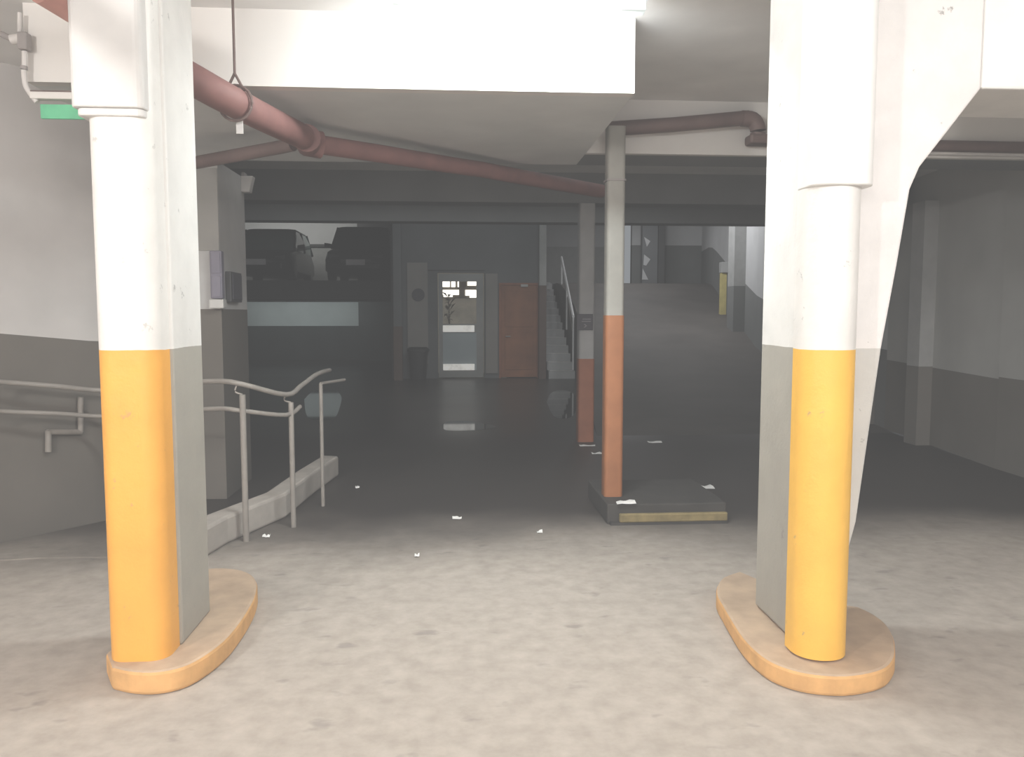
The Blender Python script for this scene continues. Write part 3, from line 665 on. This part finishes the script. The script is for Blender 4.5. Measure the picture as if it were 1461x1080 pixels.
scrap(770, 761, .04, .03, 'tiny pale scrap left of the yellow-edged island')
scrap(595, 795, .03, .03, 'tiny white scrap nearest the viewer on the open driveway')
scrap(380, 767, .05, .03, 'small pale scrap beside the nearest handrail post')
scrap(510, 697, .035, .03, 'tiny pale scrap right of the farthest handrail post')

# ------------------------------------------------------------------ stairs
sx0, sx1 = P(781, 500, BY).x, P(818, 500, BY).x
sx1 = min(sx1, RX0 - .02)
t = thing('staircase', 'short flight of concrete stairs beside the orange door up to the upper level', 'stairs', ((sx0 + sx1) / 2, BY, 0))
n = 13; p = MB(); sy = 18.9; run = (23.9 - sy) / n; rise = 2.43 / n
prof = [(sy, 0)]
for k in range(n): prof += [(sy + run * k, rise * (k + 1)), (sy + run * (k + 1), rise * (k + 1))]
prof += [(23.9, 0)]
p.extrude([(sx0, y, z) for y, z in prof], (sx1 - sx0, 0, 0)); obj('flight', p, M['col_white_dim'], t)
for k in range(n):
    obj('nosing', MB().box(sx0 + .02, sx1 - .06, sy + run * k - .012, sy + run * k + .06, rise * (k + 1), rise * (k + 1) + .012), M['white'], t)
r0 = Vector((sx1 - .06, 19.4, zy(452, 19.4))); r1 = Vector(P(801, 367, 22.0)); r1.x = sx1 - .06
r1 = Vector((sx1 - .06, 23.0, zy(366, 23.0)))
rr0 = Vector(P(818, 452, 19.2)); rr1 = Vector(P(801, 367, 22.8))
hr = obj('handrail', MB().tube([rr0, rr1], .035, 10), M['railw'], t, smooth=True); hr['_o'] = list(t['_o']); hr['label'] = 'white sloping handrail'
obj('lower_rail', MB().tube([rr0 + Vector((-.02, 0, -.32)), rr1 + Vector((-.0, -.9, -.75))], .02, 8), M['rail'], hr, smooth=True)
for k in (0, .5, .97):
    q = rr0.lerp(rr1, k); idx = max(0, min(n - 1, int((q.y - sy) / run)))
    obj('post', MB().tube([(q.x, q.y, rise * (idx + 1)), q], .022, 8), M['railw'], hr, smooth=True)

# ------------------------------------------------------------------ right-hand pilasters and ramp furniture
def pil(y, wdt, prot, z1, name, lab, mw, ml, dado):
    x = rwx(y); zb = rh(y) + .001
    t = thing(name, lab, 'pilaster', (x - prot / 2, y, zb))
    obj('painted_foot', MB().box(x - prot, x + .1, y, y + wdt, zb - .05 if y > 10 else zb, zb + dado), ml, t)
    obj('shaft', MB().box(x - prot, x + .1, y, y + wdt, zb + dado, z1), mw, t)
pil(9.0, .25, .17, 2.84, 'wall_pilaster', 'nearer pale pilaster on the right wall beyond the near right pillar', M['pilaster'], M['rwall_lo'], .93)
pil(10.6, .3, .32, 2.84, 'wall_pilaster', 'further pale pilaster on the right wall close to the slanted bracket', M['pilaster'], M['rwall_lo'], .98)
pil(17.3, .4, .26, 4.6, 'wall_pilaster', 'pilaster on the bright ramp wall just left of the near right pillar', M['pilaster'], M['far_lo'], 1.0)
g = Vector((P(1038, 450, 19.0).x, 19.0, rh(19.0)))
t = thing('guard_post', 'short yellow guard post with a grey top box beside the ramp wall', 'post', g)
obj('post', MB().box(g.x - .2, g.x - .05, 18.95, 19.05, g.z - .02, g.z + .98), M['yellow_post'], t, bevel=.01)
obj('backing', MB().box(g.x - .048, g.x + .06, 18.95, 19.1, g.z - .02, g.z + .98), M['far_lo'], t)
obj('top_box', MB().box(g.x - .2, g.x + .06, 18.9, 19.1, g.z + .985, g.z + 1.24), M['pilaster'], t, bevel=.01)
# far columns at the head of the ramp
fy = 24.2
for (xa_, xb_, lab, mm) in ((916, 938, 'broad grey column with torn white patches at the head of the ramp', 'block'), (939, 948, 'narrow dark column beside the torn-patched column at the ramp head', 'dark')):
    ax, bx_ = P(xa_, 400, fy).x, P(xb_, 400, fy).x
    t = thing('far_column', lab, 'column', ((ax + bx_) / 2, fy, 2.43))
    obj('shaft', MB().box(ax, bx_, fy, fy + .25, 2.432, 4.69), M[mm], t, bevel=.01)
    if mm == 'block':
        for q in (((919, 338), (928, 344), (923, 352)), ((919, 363), (928, 370), (922, 379), (918, 378)), ((917, 383), (925, 399), (916, 399))):
            obj('torn_patch', MB().extrude([P(x, y, fy - .012) for x, y in q], (0, .011, 0)), M['far_hi'], t)

# ------------------------------------------------------------------ cars
def car(loc, lab, paint, Hh, Wd, roofw, rot, glass):
    t = thing('parked_car', lab, 'car', (0, 0, 0))
    L = 4.2; hw = Wd / 2; belt = Hh * .60
    def ring(y, z0, z1, w0, w1, n=8):
        # closed cross section in x-z at y, rounded shoulders
        pts = []
        ch = .09
        pts += [(-w0 + ch, y, z0), (w0 - ch, y, z0), (w0, y, z0 + ch), (w0, y, z0 + (z1 - z0) * .6), (w1, y, z1 - .05), (w1 - .12, y, z1), (-w1 + .12, y, z1), (-w1, y, z1 - .05), (-w0, y, z0 + (z1 - z0) * .6), (-w0, y, z0 + ch)]
        return pts
    bm = MB(); z0 = .22
    bm.loft([ring(0, z0 + .12, belt * .62, hw * .80, hw * .74), ring(.08, z0 + .03, belt * .74, hw * .92, hw * .86), ring(.35, z0, belt * .86, hw, hw * .93), ring(1.05, z0, belt * .97, hw, hw * .95), ring(2.2, z0, belt, hw, hw * .96), ring(3.6, z0, belt, hw, hw * .95), ring(4.1, z0 + .03, belt * .93, hw * .95, hw * .88), ring(L, z0 + .15, belt * .7, hw * .82, hw * .78)])
    obj('car_body', bm, paint, t, smooth=True)
    g = MB()
    def gr(z, y0, y1, w0): return [(-w0, y0 + .12, z), (-w0 + .12, y0, z), (w0 - .12, y0, z), (w0, y0 + .12, z), (w0, y1 - .12, z), (w0 - .12, y1, z), (-w0 + .12, y1, z), (-w0, y1 - .12, z)]
    g.loft([gr(belt * .96, 1.0, 3.95, hw * .93), gr(belt + (Hh - belt) * .5, 1.4, 3.8, (hw * .93 + roofw) / 2 + .03), gr(Hh - .07, 1.75, 3.6, roofw + .01)])
    obj('windows', g, glass, t, smooth=True)
    rf = MB(); rf.loft([gr(Hh - .075, 1.72, 3.62, roofw + .025), gr(Hh - .03, 1.8, 3.55, roofw - .01), gr(Hh, 2.0, 3.3, roofw - .12)])
    for sg in (-1, 1):
        rf.tube([(sg * (hw * .92), 1.05, belt * .97), (sg * (roofw + .0), 1.76, Hh - .07)], .035, 6)
        rf.tube([(sg * (hw * .92), 3.9, belt * .97), (sg * (roofw + .0), 3.58, Hh - .07)], .05, 6)
        rf.tube([(sg * (hw * .935), 2.6, belt * .97), (sg * (roofw + .02), 2.6, Hh - .07)], .03, 6)
    obj('roof', rf, paint, t, smooth=True)
    for sg in (-1, 1):
        for y in (.85, 3.35):
            wh = obj('wheel', MB().tube([(sg * (hw - .21), y, .31), (sg * (hw - .19), y, .31), (sg * (hw - .03), y, .31), (sg * (hw - .01), y, .31)], [.27, .31, .31, .27], 22), M['tyre'], t, smooth=True)
            obj('hub', MB().tube([(sg * (hw - .009), y, .31), (sg * (hw + .004), y, .31)], .18, 16), M['tape'], wh, smooth=True)
        obj('headlamp', MB().loft([[(sg * hw * a, .05 + yy, z) for a, z in ((.50, belt * .60), (.82, belt * .62), (.84, belt * .74), (.52, belt * .70))] for yy in (-.02, .12)]), M['lampglass'], t, bevel=.01)
        obj('side_mirror', MB().loft([[(sg * (hw - .03), 1.25 + a, belt + b_) for a, b_ in ((0, .0), (.1, .0), (.1, .11), (0, .11))], [(sg * (hw + .17), 1.27 + a, belt + .02 + b_) for a, b_ in ((0, .0), (.1, .0), (.1, .12), (0, .12))]]), paint, t, bevel=.015)
    obj('grille', MB().box(-.42, .42, -.02, .06, belt * .50, belt * .60), M['boxd'], t, bevel=.01)
    obj('bumper', MB().loft([[(-hw * .9, .05, .3), (hw * .9, .05, .3), (hw * .9, .05, .52), (-hw * .9, .05, .52)], [(-hw * .75, -.06, .33), (hw * .75, -.06, .33), (hw * .75, -.06, .5), (-hw * .75, -.06, .5)]]), paint, t, bevel=.02)
    obj('number_plate', MB().box(-.26, .26, -.085, -.065, .44, .60), M['plate'], t, bevel=.004)
    t.location = loc; t.rotation_euler = (0, 0, rot)
    t['_o'] = list(loc); return t
c1 = P(367, 400, 22.6); c2 = P(508, 400, 22.6)
car((c1.x, 22.6, 2.43), 'dark parked car with greenish windows beside the grey pillar, left of the pair', M['car'], 1.62, 1.78, .70, 0, M['glass_teal'])
car((c2.x, 22.6, 2.43), 'black tall parked car with a pale number plate, right of the pair', M['car2'], 1.70, 1.76, .72, 0, M['glass'])
# dark low rail between the cars at the far wall
o = obj('trim_1', MB().box(-8.9, xb0, 27.12, 27.19, 3.74, 3.82), M['dark']); o['kind'] = 'structure'

# ------------------------------------------------------------------ light
def area(name, loc, target, power, sx, sy, col=(1, 1, 1)):
    l = bpy.data.lights.new(name, 'AREA'); l.shape = 'RECTANGLE'; l.size = sx; l.size_y = sy; l.energy = power; l.color = col
    o = bpy.data.objects.new(name, l); C.objects.link(o); o.location = loc
    o.rotation_euler = (Vector(target) - Vector(loc)).to_track_quat('-Z', 'Y').to_euler(); return o
k = bpy.data.lights.new('entrance_lamp', 'POINT'); k.energy = 400; k.shadow_soft_size = .12; k.color = (1, .97, .93)
ko = bpy.data.objects.new('entrance_lamp', k); C.objects.link(ko); ko.location = (-3.1, -.7, 2.88)
area('daylight_entrance', (.5, -4.5, 2.0), (.5, 3, .9), 130, 6, 2.2, (1, .98, .97))
area('entrance_fill', (1.7, -.6, 3.1), (1.7, 3.2, .6), 170, 6, .5, (1, .98, .96))  # added fill to soften the foreground, no fixture there
area('tube_glow', (P(740, 30, 4.0).x, 4.05, 3.0), (P(740, 30, 4.0).x, 4.6, 2.2), 45, 1.2, .1, (.93, 1, 1))
area('bay_fill', (0, 7.4, 3.15), (0, 7.4, 0), 4, 4, .6, (.95, 1, 1))
area('bay_fill', (0, 10.7, 3.12), (0, 10.7, 0), 9, 6, .6, (.93, 1, 1))
area('bay_fill', (1, 13.0, 4.5), (0, 18.0, 1), 60, 4, .6, (.93, 1, 1))
area('ramp_lamp', (4.2, 17.0, 4.55), (6.6, 18.0, 2.5), 95, 1.5, 1.0, (.97, .98, 1))
area('ramp_lamp', (4.8, 22.5, 4.6), (5, 22.5, 2.4), 26, 1.2, .6, (.97, .98, 1))
area('upper_lamp', (-5.2, 25.6, 4.6), (-5.2, 27.2, 3.6), 20, 4, .3, (1, 1, .95))
area('under_slab_lamp', (-5.0, 25.5, 1.85), (-5.0, 27.2, 1.2), 17, 4, .3, (.85, 1, .98))
wd = bpy.data.worlds.new('world'); S.world = wd; wd.use_nodes = True
wd.node_tree.nodes['Background'].inputs[0].default_value = (.9, .95, 1, 1); wd.node_tree.nodes['Background'].inputs[1].default_value = .25

# ------------------------------------------------------------------ tone: phone-camera look with lifted blacks
S.view_settings.view_transform = 'Standard'
S.view_settings.look = 'None'
S.view_settings.exposure = 0
S.view_settings.use_curve_mapping = True
cm = S.view_settings.curve_mapping
cv = cm.curves[3]
cv.points[0].location = (0, .066); cv.points[1].location = (1, 1)
cm.update()
try:
    S.cycles.use_denoising = True
    S.cycles.max_bounces = 8; S.cycles.diffuse_bounces = 5; S.cycles.sample_clamp_indirect = 4
except Exception: pass
for o in list(S.objects):
    if '_o' in o: del o['_o']
